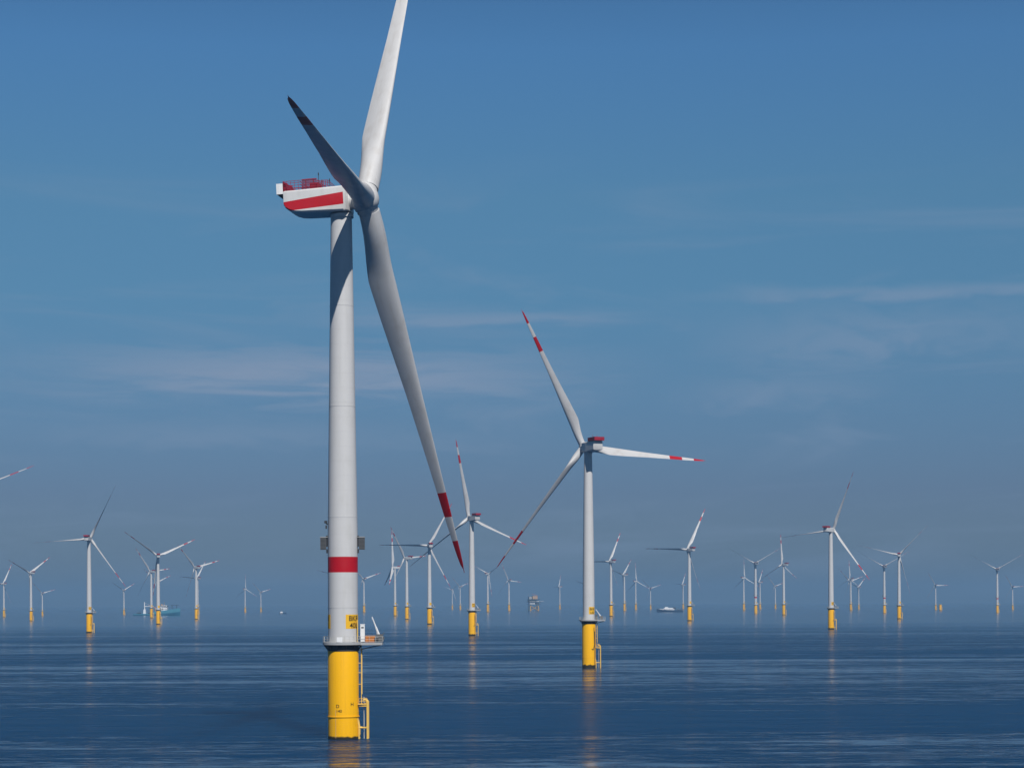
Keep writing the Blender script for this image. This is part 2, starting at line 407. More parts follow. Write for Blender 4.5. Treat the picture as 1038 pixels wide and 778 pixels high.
def platform_parts(root, z, rp, r_tp, ext, extw, rail_mat):
    """round work platform with a laydown wing to +X"""
    pf = MB()
    pf.lathe([(r_tp - .3, z - .55), (rp - .1, z - .55), (rp, z - .5), (rp, z), (r_tp - .4, z + .01)], n=40, caps=False)
    for i in range(12):                                                 # brackets under the deck
        t = 2 * PI * (i + .5) / 12; ct, st = math.cos(t), math.sin(t)
        pf.tube(((rp - .25) * ct, (rp - .25) * st, z - .6), ((r_tp - .05) * ct, (r_tp - .05) * st, z - 1.7), .11, n=5, mi=1)
        pf.tube(((rp - .25) * ct, (rp - .25) * st, z - .68), ((r_tp - .05) * ct, (r_tp - .05) * st, z - .68), .13, n=5, mi=1)
    pf.lathe([(r_tp, z - 1.75), (r_tp + .14, z - 1.75), (r_tp + .14, z - .56)], n=40, mi=1, caps=False)  # dark collar: the deck's shade on the pile top, put into the colour
    pf.box(((rp * .8 + ext) / 2, 0, z - .32), (ext - rp * .8, extw, .5))
    for y in (-extw / 2 + .3, extw / 2 - .3):                           # struts under the wing
        pf.tube((ext - .4, y, z - .6), (r_tp, y * .6, z - 1.6), .09, n=6, mi=1)
    p = pf.build('platform', [M['steel'], M['dark']], root)
    rl = MB()
    a0 = math.asin(min(.95, extw / 2 / rp)); ring = []
    for i in range(23):
        t = a0 + (2 * PI - 2 * a0) * i / 22; ring.append(((rp - .06) * math.cos(t), (rp - .06) * math.sin(t), z))
    e = extw / 2 - .06
    wing = [(ring[-1][0], -e, z)] + [(rp + (ext - rp) * k, -e, z) for k in (.33, .66, 1)] + [(ext - .06, 0, z)] + [(rp + (ext - rp) * k, e, z) for k in (1, .66, .33)] + [(ring[0][0], e, z)]
    railing(rl, ring + wing[1:-1], r=.035)
    rl.build('railing', rail_mat, p)
    return p

def crane_part(root, base, k, boom_to):
    c = MB(); x, y, z = base
    c.tube((x, y, z), (x, y, z + .9 * k), .28 * k, n=10)
    c.box((x, y, z + 1.2 * k), (1.2 * k, .9 * k, .7 * k)); c.box((x + .1 * k, y - .6 * k, z + .5 * k), (1.3 * k, .5 * k, .8 * k)); c.box((x + .6 * k, y, z + .75 * k), (.7 * k, .6 * k, .6 * k))
    c.tube((x + .5 * k, y, z + 1 * k), (x + .95 * k, y, z + 1.9 * k), .08 * k, n=6)
    o = c.build('crane', M['grey'], root)
    b = MB(); p = Vector((x - .1 * k, y, z + 1.35 * k)); q = Vector(boom_to)
    b.tube(p, p.lerp(q, .45), .26 * k, .2 * k, n=6); b.tube(p.lerp(q, .4), q, .16 * k, .10 * k, n=6)
    b.tube(p.lerp(q, .35) + Vector((0, 0, -.25)), p + Vector((-.3 * k, 0, -.3 * k)), .08 * k, n=6)
    b.tube(q, q + Vector((0, 0, -.5 * k)), .03 * k, n=4)
    b.build('crane_boom', M['cab_white'], o)
    return o

def landing_parts(root, r, top, low_bracket, tx, fender_top):
    """boat landing: two fenders, brackets, access ladder, intermediate platform"""
    b = MB()
    for y in (-1.0, 1.0):
        b.tube((tx, y, -.8), (tx, y, fender_top), .2, n=10)
        b.path([(tx, y, fender_top), (tx - .35, y, fender_top + .35), (tx - .9, y, fender_top + .3)], .15, n=8)
        b.tube((r - .15, y * .7, low_bracket), (tx, y, low_bracket), .14, n=8)
        b.tube((r - .15, y * .7, fender_top - .9), (tx, y, fender_top - .9), .13, n=8)
        b.tube((r + .08, y * .8, -.8), (r + .08, y * .8, low_bracket), .16, n=8)
        b.tube((r + .1, y * .8, low_bracket), (r - .4, y * .8, low_bracket + 3.2), .14, n=8)
    b.tube((tx, -1.0, low_bracket), (tx, 1.0, low_bracket), .16, n=8)
    o = b.build('boat_landing', M['pipe'], root)
    l = MB(); lx = tx - .75
    for y in (-.28, .28): l.tube((lx, y, -.6), (lx, y, fender_top + .9), .07, n=6)
    k = -.4
    while k < fender_top + .6: l.tube((lx, -.28, k), (lx, .28, k), .035, n=5); k += .35
    l.build('access_ladder', M['rail'], o)
    g = MB(); gz = fender_top - .55
    g.box((r + .75, 0, gz), (1.7, 2.3, .12))
    railing(g, [(r + 1.55, -1.1, gz), (r + .1, -1.1, gz)], closed=False, r=.04); railing(g, [(r + .1, 1.1, gz), (r + 1.55, 1.1, gz)], closed=False, r=.04)
    g.build('rest_platform', M['pipe'], root)
    u = MB(); ux = r + .55
    for y in (-.26, .26): u.tube((ux, y, gz), (ux, y, top), .06, n=6)
    k = gz
    while k < top: u.tube((ux, -.26, k), (ux, .26, k), .03, n=5); k += .4
    for j in range(5): u.tube((ux + .1, 0, gz + 2), (ux + .1, 0, top - .5), .1, n=6) if j == 0 else None
    for z in (gz + (top - gz) * .35, gz + (top - gz) * .72, gz + (top - gz) * .55): u.tube((r - .1, -.26, z), (ux, -.26, z), .06, n=5); u.tube((r - .1, .26, z), (ux, .26, z), .06, n=5)
    u.build('ladder', M['pipe'], root)

def rotor_matrices(hz, psi, tilt, cone, th, ov, pitch, bscale):
    base = Matrix.Translation((0, 0, hz)) @ Matrix.Rotation(psi, 4, 'Z') @ Matrix.Rotation(-tilt, 4, 'Y')
    hub = base @ Matrix.Translation((ov, 0, 0))
    bl = []
    for k in range(3):
        bl.append(hub @ Matrix.Rotation(-(th + k * 2 * PI / 3), 4, 'X') @ Matrix.Rotation(cone, 4, 'Y') @ Matrix.Rotation(-pitch, 4, 'Z') @ Matrix.Diagonal((bscale, bscale, bscale, 1)))
    return base, hub, bl

# ---- small type: 120 m rotor, box nacelle with a red hoist basket at its rear
SH = 90.0
def make_small():
    root = empty('wind_turbine', (0, 0, 0))
    f = MB()
    f.lathe([(2.78, -.9), (2.78, 17.9), (2.72, 18.2)], n=48)
    f.lathe([(2.86, 4.2), (2.86, 4.32)], n=48)
    f.build('foundation', M['yellow_foul'], root)
    platform_parts(root, 19.7, 3.9, 2.75, 6.7, 3.6, M['rail'])
    crane_part(root, (5.0, .9, 19.7), .95, (2.9, .6, 24.0))
    cb = MB(); cb.box((3.1, -.9, 20.7), (.9, .8, 2.0)); cb.build('cabinet', M['grey'], root)
    landing_parts(root, 2.78, 19.0, 2.2, 4.7, 9.0)
    h = MB(); h.path([(2.0, -2.06, 16.5), (2.2, -1.85, 9.5), (1.7, -2.34, 7.4), (1.1, -2.7, 7.9)], .13, n=6)
    h.path([(2.3, -1.75, 15.0), (2.35, -1.65, .6)], .12, n=6)
    h.build('cable_pipe', M['dark'], root)
    t = MB()
    pr = [(2.46, 19.6, 0), (2.46, 19.9, 0), (2.42, 21.0, 0), (2.40, 30.0, 0), (2.26, 45.0, 0), (1.98, 65.0, 0), (1.62, SH - 2.4, 0)]
    t.lathe(pr, n=48)
    for z, rr in ((30.0, 2.40), (45.0, 2.26), (65, 1.98)): t.lathe([(rr + .012, z), (rr + .012, z + .1)], n=48)
    t.build('tower', [M['tower_white']], root)
    p = name_plate(2.43, -PI / 2 + R(35), R(36), 21.9, 24.9, root)
    wrapped_text('BKR', 2.43, -PI / 2 + R(35), 23.55, 1.3, p); wrapped_text('L02', 2.43, -PI / 2 + R(35), 22.1, 1.3, p)
    n = MB()                                                            # nacelle, local: axis +X, origin on the tower axis at hub height
    def sec(x, w, zb, zt, c=.35):
        return [(x, -w, zb + c), (x, -w + c, zb), (x, w - c, zb), (x, w, zb + c), (x, w, zt - c), (x, w - c, zt), (x, -w + c, zt), (x, -w, zt - c)]
    n.loft([sec(-9.6, 1.85, -1.5, 1.8), sec(-9.4, 2.05, -1.75, 2.0), sec(-2.5, 2.1, -2.1, 2.05), sec(1.8, 2.1, -2.1, 2.05), sec(2.3, 1.8, -1.8, 1.8), sec(2.9, 1.5, -1.5, 1.5)])
    n.lathe([(1.75, -2.6), (1.75, -2.0)], n=32)
    nac = n.build('nacelle', M['tower_white'], root)
    k = MB(); zb = 2.12
    k.box((-7.6, 0, zb), (6.4, 4.4, .12))
    for a, b in (((-10.8, -2.2), (-4.4, -2.2)), ((-10.8, 2.2), (-4.4, 2.2)), ((-10.8, -2.2), (-10.8, 2.2)), ((-4.4, -2.2), (-4.4, 2.2))):
        A, B = Vector((*a, zb)), Vector((*b, zb)); c = (A + B) / 2
        k.box((c.x, c.y, zb + .72), (abs(B.x - A.x) + .06, abs(B.y - A.y) + .06, 1.3))
    for x in (-8.6, -5.4): k.box((x, 0, 2.1), (.3, 3.6, .3))
    for x, y in ((-6.5, -1), (-6.5, 1)): k.tube((x, y, zb), (x, y, zb + 2.6), .05, n=5)
    k.build('hoist_basket', M['rail_red'], nac)
    hb = MB()
    hb.lathe([(1.45, -1.55), (1.72, -1.3), (1.8, -.3), (1.75, .5), (1.5, 1.3), (1.0, 1.9), (.4, 2.2), (.02, 2.28)], n=32, mat=Matrix.Rotation(PI / 2, 4, 'Y'))
    hub = hb.build('hub', M['tower_white'], root)
    b = make_blade('blade', 60.0, 1.2, 2.7, CH_S, [(.70, .805), (.905, 1.01)])
    b0 = b.build('blade', [M['blade_white'], M['red']], root, smooth=40)
    for _ in range(2):
        c = b0.copy(); COL.objects.link(c)
    return root

# ---- tall type: 172 m rotor, red tower band, nacelle with red stripe and cage
TH_ = 107.0
VR = 86.3
def make_tall(yaw_view):
    root = empty('wind_turbine', (0, 0, 0))
    f = MB()
    f.lathe([(3.06, -.9), (3.06, 17.4), (2.98, 17.7)], n=64)
    f.lathe([(3.06, 4.36), (3.2, 4.36), (3.2, 4.52), (3.06, 4.52)], n=64, caps=False)
    fo = f.build('foundation', M['yellow_clean'], root)
    platform_parts(root, 19.2, 4.05, 3.0, 7.9, 3.4, M['rail'])
    crane_part(root, (7.2, .6, 19.2), 1.0, (5.75, .2, 24.2))
    cb = MB(); cb.box((3.95, -.7, 21.0), (.85, .8, 3.4)); cb.box((3.95, -.7, 22.75), (.95, .9, .1)); cb.box((3.95, -1.115, 22.1), (.5, .03, .3), 1)
    cb.build('cabinet', [M['cab_white'], M['grey']], root)
    st = MB()
    for y in (-1.35, -1.75): st.tube((3.0, y, 19.2), (3.0, y, 23.6), .09, n=6)
    st.build('conduit', M['pipe'], root)
    landing_parts(root, 3.06, 18.2, 2.2, 4.85, 7.4)
    for body, ang, z, sz in (('D', -8, 6.25, .95), ('140', -3, 5.35, .8), ('H', 48, 6.6, 1.0)):
        wrapped_text(body, 3.03, -PI / 2 + R(yaw_view + ang - 14), z, sz, fo)
    sm = MB(); t = -PI / 2 + R(yaw_view - 30); sm.box((3.06 * math.cos(t), 3.06 * math.sin(t), 3.0), (.07, .07, 5.6)); sm.build('seam_strip', M['tan'], fo)  # thin tan strip drawn as the faint vertical seam line of the pile
    sg = MB(); sg.box((-.35, -4.05, 19.75), (1.1, .06, 1.0)); sg.build('gate_panel', M['cab_white'], root)  # white panel added in place of a bright spot on the railing gate
    t = MB(); r0, r1, z0, z1 = 2.98, 2.10, 40.0, TH_ - 2.7
    def rad(z): return r0 - (r0 - r1) * max(0, (z - z0) / (z1 - z0))
    pr = [(3.04, 19.1, 0), (3.04, 19.35, 0), (2.98, 19.36, 0), (2.98, 33.05, 1), (2.98, 36.15, 0), (2.98, 40, 0), (rad(60), 60, 0), (rad(80), 80, 0), (r1, z1, 0)]
    t.lathe(pr, n=72)
    for z in (26.0, 44.0, 66.0, 86.0): t.lathe([(rad(z) + .03, z), (rad(z) + .03, z + .16)], n=72)
    t.build('tower', [M['tower_white'], M['red']], root)
    a = -PI / 2 + R(yaw_view)
    for ang in (a + R(46), a - R(92)):
        p = name_plate(2.98, ang, R(36), 21.9, 24.7, root)
        wrapped_text('BKR', 2.98, ang, 23.45, 1.42, p, 0.98)
        wrapped_text('40L', 2.98, ang, 22.05, 1.42, p, 0.98)
    for s in (-1, 1):                                                   # louvred boxes on brackets either side of the tower
        g = MB(); g.box((s * 3.85, -.3, 38.8), (1.1, 1.0, 2.4)); g.box((s * 3.6, -.3, 40.1), (1.7, 1.1, .12), 1)
        g.box((s * 3.12, -.3, 39.3), (.34, .8, 2.2), 2); g.box((s * 3.1, -.3, 37.3), (.3, .5, .8), 2)
        for k in range(9): g.box((s * 3.85, -.82, 37.75 + k * .26), (1.0, .05, .10), 2)
        g.build('louvred_box', [M['grey'], M['steel'], M['dark']], root)
    l = MB(); l.tube((-2.9, -.6, 42.6), (-3.3, -.7, 42.9), .12, n=6); l.box((-3.3, -.7, 43.1), (.55, .5, .5)); l.box((-3.2, -.75, 42.1), (.3, .3, .7))
    l.build('navigation_light', M['dark'], root)
    n = MB()
    def sec(x, w, zb, zt, c):
        return [(x, -w, zb + c), (x, -w + c * .8, zb), (x, w - c * .8, zb), (x, w, zb + c), (x, w, zt - .25), (x, w - .25, zt), (x, -w + .25, zt), (x, -w, zt - .25)]
    n.loft([sec(-11.0, 3.2, .1, 2.0, .2), sec(-10.9, 3.5, -.6, 2.15, .25), sec(-10.5, 3.6, -1.25, 2.2, .25), sec(-9.7, 3.6, -1.75, 2.2, .25), sec(-8.6, 3.6, -2.1, 2.2, .25), sec(-7.2, 3.6, -2.25, 2.22, .25),
            sec(1.2, 3.6, -2.55, 2.35, .25), sec(1.6, 3.4, -2.4, 2.25, .3), sec(1.9, 2.4, -2.3, 2.1, .3)])
    n.lathe([(2.3, -3.4), (2.3, -2.7)], n=40)
    n.tube((1.6, 0, 0), (3.2, 0, .08), 1.9, n=32)
    nac = n.build('nacelle', M['nacelle'], root)
    c = MB(); c.box((-11.65, 0, 2.75), (1.35, 6.4, 2.1)); c.box((-11.35, 0, 1.62), (1.5, 6.0, .15), 1); c.box((-12.335, 0, 2.75), (.03, 5.8, 1.7), 1)
    c.build('cooler_box', [M['cab_white'], M['dark']], nac)
    k = MB()
    def bar(p, q, r=.05): k.tube(p, q, r, n=4, caps=False)
    for y in (-3.3, 3.3):
        for i in range(10): bar((-10.9 + i * .78, y, 2.1), (-10.9 + i * .78, y, 4.1), .045)
        for z in (2.7, 3.2, 3.7, 4.1): bar((-10.9, y, z), (-3.9, y, z), .05)
        for i in range(6): bar((-3.9 + i * .42, y, 2.3), (-3.9 + i * .42, y, 3.7), .055)
        for z in (2.7, 3.1, 3.4, 3.7): bar((-3.9, y, z), (-1.8, y, z), .055)
        bar((-10.9, y, 4.1), (-8.9, y, 2.7), .13); bar((-10.9, y, 3.7), (-8.9, y, 3.0), .1)
    for x in (-10.9, -7.4, -3.9, -1.8):
        for z in (2.7, 3.3, 3.9 if x < -2 else 3.7): bar((x, -3.3, z), (x, 3.3, z), .06)
    for i in range(14): bar((-7.0 + i * .22, -3.15, 2.3), (-7.0 + i * .22, -3.15, 4.3), .06)
    for i in range(8): bar((-7.0, -3.15, 2.5 + i * .25), (-4.1, -3.15, 2.5 + i * .25), .06)
    k.box((-5.2, .6, 3.2), (1.8, 2.0, 1.7)); k.box((-10.6, 0, 3.1), (.4, 6.4, 1.7))
    k.build('hoist_cage', M['rail_red'], nac)
    for x, y, hh in ((-3.9, -2.0, 5.7), (-4.1, 1.6, 5.0), (-1.8, -1.5, 4.4)):
        an = MB(); an.tube((x, y, 2.2), (x, y, hh), .06, n=5); an.box((x, y, hh - .4), (.18, .18, .4)); an.build('antenna', M['dark'], nac)
    an = MB(); an.box((.2, -1.6, 2.42), (1.0, .5, .2)); an.build('hatch', M['dark'], nac)
    hb = MB()
    hb.lathe([(2.1, -2.3), (2.45, -2.1), (2.62, -1.2), (2.66, 0), (2.5, 1.0), (2.05, 1.85), (1.3, 2.4), (.5, 2.62), (.02, 2.66)], n=48, mat=Matrix.Rotation(PI / 2, 4, 'Y'))
    for q in range(3):
        ra = Matrix.Rotation(-q * 2 * PI / 3, 4, 'X')
        hb.lathe([(2.16, .8), (2.16, 2.75), (2.1, 2.85)], n=40, mat=ra)
    hb.build('hub', M['tower_white'], root)
    b = make_blade('blade', VR, 2.6, 4.2, CH_V, [(.775, .845), (.915, 1.01)])
    b0 = b.build('blade', [M['blade_white'], M['red']], root, smooth=40)
    for _ in range(2):
        cc = b0.copy(); COL.objects.link(cc)
    return root

def pose(root, loc, hub_h, kind, psi, th, cone, rad, pitch, tilt=5.5):
    """put a turbine on the sea, yaw its head and turn its rotor"""
    H0, R0, ov = (SH, 60.0, 4.5) if kind == 'S' else (TH_, VR, 5.02)
    k = hub_h / H0
    root.location = loc; root.scale = (k, k, k)
    base, hub, bl = rotor_matrices(H0, R(psi), R(tilt), R(cone), R(th), ov, R(pitch), rad / (R0 * k))
    i = 0
    for c in kids(root):
        n = c.name.split('.')[0]
        if n == 'nacelle': c.matrix_local = Matrix.Translation((0, 0, H0)) @ Matrix.Rotation(R(psi), 4, 'Z') @ Matrix.Rotation(R(-2.7 if kind == 'V' else 0), 4, 'Y')
        elif n == 'hub': c.matrix_local = hub @ Matrix.Rotation(-R(th), 4, 'X')
        elif n == 'blade': c.matrix_local = bl[i]; i += 1

def copy_tree(o, parent=None, skip=()):
    c = o.copy(); COL.objects.link(c); c.parent = parent
    for ch in kids(o):
        if ch.name.split('.')[0] not in skip: copy_tree(ch, c, skip)
    return c

# x, y, hub height, rotor radius, yaw, azimuth, cone, type, label
FARM = [
    (31.4, 807.8, 90.2, 61.1, 113, 26, 6.5, 'S', "second nearest turbine, white, with dark weed line and three red banded blades"),
    (-430.2, 1519.8, 108.7, 73.3, 124, 52, 4.0, 'S', "turbine standing beyond the left picture edge, only one red banded blade showing"),
    (-1090.5, 4234.4, 70.9, 47.8, 140, 92, 4.0, 'S', "far turbine cut through by the left edge of the picture"),
    (-780.2, 3200.4, 77.6, 46.0, 140, 64, 0.5, 'S', "turbine with arms in a Y near the left edge, biggest of the three there"),
    (-1078.1, 4529.1, 52.1, 35.1, 128, 44, 4.0, 'S', "tiny far turbine close beside the Y armed turbine near the left edge"),
    (-397.3, 1853.8, 88.1, 56.5, 86, 94, 6.5, 'S', "tallest mid-distance turbine on the left, one blade level and one steeply raised"),
    (-941.2, 4785.6, 59.8, 35.5, 130, 58, 4.0, 'S', "tiny far turbine between the tallest left-hand turbine and the stern of the teal ship"),
    (-685.2, 3748.7, 88.1, 48.7, 138, 36, 6.5, 'S', "turbine in front of the teal ship, behind the bigger one with wide spread arms"),
    (-1029.3, 5725.6, 88.7, 59.8, 140, 50, 4.0, 'S', "far turbine almost hidden by the tower that stands in front of the teal ship"),
    (-462.5, 2579.3, 89.0, 52.8, 104, 54, 6.5, 'S', "bigger turbine with wide spread arms, standing in front of the teal ship"),
    (-810.6, 5089.5, 91.6, 50.6, 140, 86, 4.0, 'S', "far turbine hidden behind the tower that stands off the bow of the teal ship"),
    (-536.6, 3353.3, 88.0, 52.2, 134, 44, 0.5, 'S', "turbine standing just off the bow of the teal service ship"),
    (-783.8, 5794.2, 68.1, 45.9, 60, 0, 4.0, 'S', "tiny far turbine, second one away from the small white boat"),
    (-773.1, 6074.6, 60.7, 41.0, 130, 44, 4.0, 'S', "tiny far turbine next to the small white boat on the open water"),
    (-411.5, 5484.8, 93.2, 62.9, 126, 46, 4.0, 'S', "far turbine showing beside the huge nearest tower, just above its platform cabinet"),
    (-456.0, 5270.8, 97.5, 65.7, 102, 76, 4.0, 'S', "far turbine hidden behind the huge nearest tower, one blade tip poking out"),
    (-237.4, 4005.1, 98.1, 74.1, 188, 0, 6.5, 'S', "turbine with its rotor seen edge-on as a thin upright line"),
    (-168.9, 3169.9, 98.3, 58.3, 142, 34, 5.0, 'S', "turbine standing between the edge-on rotor and the turbine with one level blade"),
    (-102.0, 2439.5, 97.0, 61.0, 104, 90, 6.5, 'S', "turbine with one level blade reaching over the edge-on rotor beside it"),
    (-32.4, 1596.5, 95.0, 64.0, 120, 10, 6.5, 'S', "third nearest turbine, its upper blade beside the red tip of the huge blade"),
    (-225.9, 7462.7, 74.6, 50.3, 60, 74, 4.0, 'S', "tiny far turbine, nearer to the turbine with the level blade of a close pair"),
    (-182.5, 6949.0, 81.7, 45.1, 134, 46, 4.0, 'S', "tiny far turbine of a close pair, right beside the third nearest tower"),
    (-67.0, 5458.4, 105.1, 53.1, 60, 64, 4.0, 'S', "far turbine just under the lowest red blade tip of the second nearest turbine"),
    (-9.1, 6008.8, 93.1, 51.5, 124, 24, 6.5, 'S', "far turbine between the grey substation and the one under the red blade tip"),
    (169.7, 7002.5, 80.5, 40.7, 160, 92, 4.0, 'S', "lone tiny turbine between the grey substation and the second nearest turbine"),
    (243.1, 6484.8, 84.3, 56.8, 150, 80, 4.0, 'S', "far turbine hidden behind the second nearest tower, one blade end showing"),
    (181.5, 3614.9, 100.3, 59.5, 126, 92, 6.5, 'S', "turbine right beside the second nearest tower with one blade raised and white"),
    (324.0, 5685.8, 103.8, 52.5, 142, 76, 4.0, 'S', "far turbine with raised blade, next after the one beside the second nearest tower"),
    (396.3, 6317.6, 91.6, 61.8, 44, 4, 4.0, 'S', "far turbine with a single low white blade, third beyond the second nearest tower"),
    (467.5, 6656.0, 71.6, 36.2, 110, 46, 4.0, 'S', "tiny far turbine off the bow of the dark blue ship"),
    (245.5, 2729.3, 98.3, 66.2, 122, 90, 6.5, 'S', "mid-distance turbine with one dark level blade, standing beside the dark blue ship"),
    (603.8, 6961.5, 85.3, 43.1, 148, 86, 4.0, 'S', "tiny far turbine behind the stern of the dark blue ship"),
    (666.0, 5669.1, 93.5, 47.3, 42, 2, 4.0, 'S', "far turbine on the outer side of the Y armed turbine with a red tower band"),
    (530.1, 4293.3, 108.4, 67.8, 98, 60, 4.0, 'V', "red banded tower with arms in a Y, first of three such, nearest the dark ship"),
    (789.7, 6281.0, 86.4, 47.7, 148, 84, 4.0, 'S', "tiny far turbine half covered by the first red banded tower"),
    (882.8, 6613.6, 76.1, 51.3, 130, 44, 4.0, 'S', "tiniest far turbine between a red banded tower and a turbine with upright blade"),
    (523.7, 3802.3, 97.0, 57.5, 128, 2, 6.5, 'S', "turbine with one blade standing straight up, under the level blade of a larger one"),
    (302.0, 1867.8, 93.9, 59.5, 50, 96, 2.0, 'S', "largest turbine on the right side, one dark blade steeply raised and tower shaded on top"),
    (927.5, 5400.7, 86.4, 43.7, 122, 2, 6.5, 'S', "far turbine with upright blade beneath the lowest blade tip of the largest right-hand turbine"),
    (1029.3, 6002.3, 85.5, 57.7, 118, 46, 4.0, 'S', "far turbine crossing blades with the one in front beneath a larger blade tip"),
    (1050.5, 5977.7, 67.2, 45.3, 130, 70, 4.0, 'S', "tiny far turbine just before the red banded tower, beside two crossed rotors"),
    (805.8, 4269.8, 100.3, 67.0, 92, 60, 4.0, 'V', "red banded tower with arms in a Y, standing behind a bigger turbine"),
    (566.2, 2885.8, 93.1, 60.0, 80, 76, 6.5, 'S', "mid-distance turbine with a long blade stretched out, overlapping a red banded tower"),
    (1174.3, 5468.9, 68.4, 34.6, 100, 30, 6.5, 'S', "far turbine standing next to the bare yellow foundation"),
    (1050.3, 4269.9, 92.9, 66.0, 86, 60, 4.0, 'V', "red banded tower with arms in a Y, last of three, near the right edge"),
    (1341.4, 5286.7, 62.1, 31.4, 104, 32, 4.0, 'S', "tiny far turbine at the right edge, beside the last red banded tower"),
]
G_FAR = 'wind turbines standing in the sea'
proto_t = make_tall(4.9)
pose(proto_t, (-33.7, 393.4, 0), 107.03, 'V', -8.94, 28.62, 5.17, 86.34, 92, 2.74)
tag(proto_t, 'huge white turbine with red tower band and red striped nacelle, nearest of all', 'wind turbine', G_FAR)
proto_s = make_small()
first = True
for (x, y, hh, rr, psi, th, cone, kind, label) in FARM:
    if kind == 'S':
        if first: o = proto_s; first = False
        else: o = copy_tree(proto_s, None, () if y < 2000 else ('lettering',))
    else: o = copy_tree(proto_t, None, ('lettering', 'conduit', 'gate_panel'))
    pose(o, (x, y, 0), hh, kind, psi, th, cone, max(rr, .60 * hh), 84 if (x < -400 and y < 1600 or psi < 95 or psi > 170 or kind == 'V') else (36 if y < 1000 else 46 + 6 * math.sin(x * 1.7)))
    tag(o, label, 'wind turbine', G_FAR)
# ------------------------------------------------------------------ cargo on the nearest platform
cr = empty('storage_crate', (-33.7 + 5.5, 393.4 - .75, 19.22))
c = MB(); c.box((0, 0, .62), (1.9, 1.2, 1.2))
for x in (-.93, -.31, .31, .93):
    for y in (-.62, .62): c.box((x, y, .62), (.08, .06, 1.24))
c.box((0, 0, .03), (1.98, 1.3, .06)); c.build('box_body', M['crate'], cr)
c = MB(); c.box((0, 0, 1.26), (2.0, 1.3, .07)); c.build('lid', M['tan'], cr)
tag(cr, 'orange crate lying on the platform between white cabinet and small crane', 'crate')
hr = empty('equipment_case', (-33.7 + 6.75, 393.4 - 1.35, 19.22))
c = MB(); c.box((0, 0, .45), (.7, .6, .8)); c.build('case_body', M['dark'], hr)
c = MB(); c.box((0, 0, .89), (.74, .64, .08)); c.build('lid', M['steel'], hr)
tag(hr, 'small dark case at the foot of the crane, beside the orange crate', 'case')

# ------------------------------------------------------------------ a bare foundation with no tower yet
lone = empty('turbine_foundation', (1127, 5192, 0), scale=1.0)
f = MB(); f.lathe([(3.3, -.9), (3.3, 15.5), (3.2, 15.8)], n=32); f.build('pile', M['yellow_foul'], lone)
f = MB(); f.lathe([(3.0, 16.3), (4.3, 16.3), (4.3, 16.9), (0.05, 16.9)], n=32, caps=False); f.lathe([(3.1, 15.7), (3.1, 16.4)], n=32)
p = f.build('platform', M['steel'], lone)
f = MB(); railing(f, [(4.2 * math.cos(2 * PI * i / 20), 4.2 * math.sin(2 * PI * i / 20), 16.9) for i in range(20)], r=.05); f.build('railing', M['rail'], p)
landing_parts(lone, 3.3, 16.2, 2.2, 5.2, 8.0)
tag(lone, 'bare yellow foundation without any tower, beside a small far turbine', 'foundation')

# ------------------------------------------------------------------ ships
def hull(mb, st, mi_low=0, mi_top=1):
    """st: list of (x, half beam at deck, half beam at water, deck z, flare split z)"""
    rings = []
    for x, bd, bw, zd, zs in st:
        bs = bw + (bd - bw) * .6
        rings.append([(x, -bd, zd), (x, -bs, zs), (x, -bw, 0.2), (x, -bw * .8, -.85), (x, bw * .8, -.85), (x, bw, .2), (x, bs, zs), (x, bd, zd)])
    vs = [p for r in rings for p in r]; fs = []; ms = []
    for k in range(len(rings) - 1):
        for i in range(8):
            j = (i + 1) % 8; fs.append((k * 8 + i, k * 8 + j, k * 8 + 8 + j, k * 8 + 8 + i)); ms.append(mi_top if i in (0, 6, 7) else mi_low)
    fs += [tuple(reversed(range(8))), tuple((len(rings) - 1) * 8 + i for i in range(8))]; ms += [mi_low, mi_low]
    mb.add(vs, fs, ms)

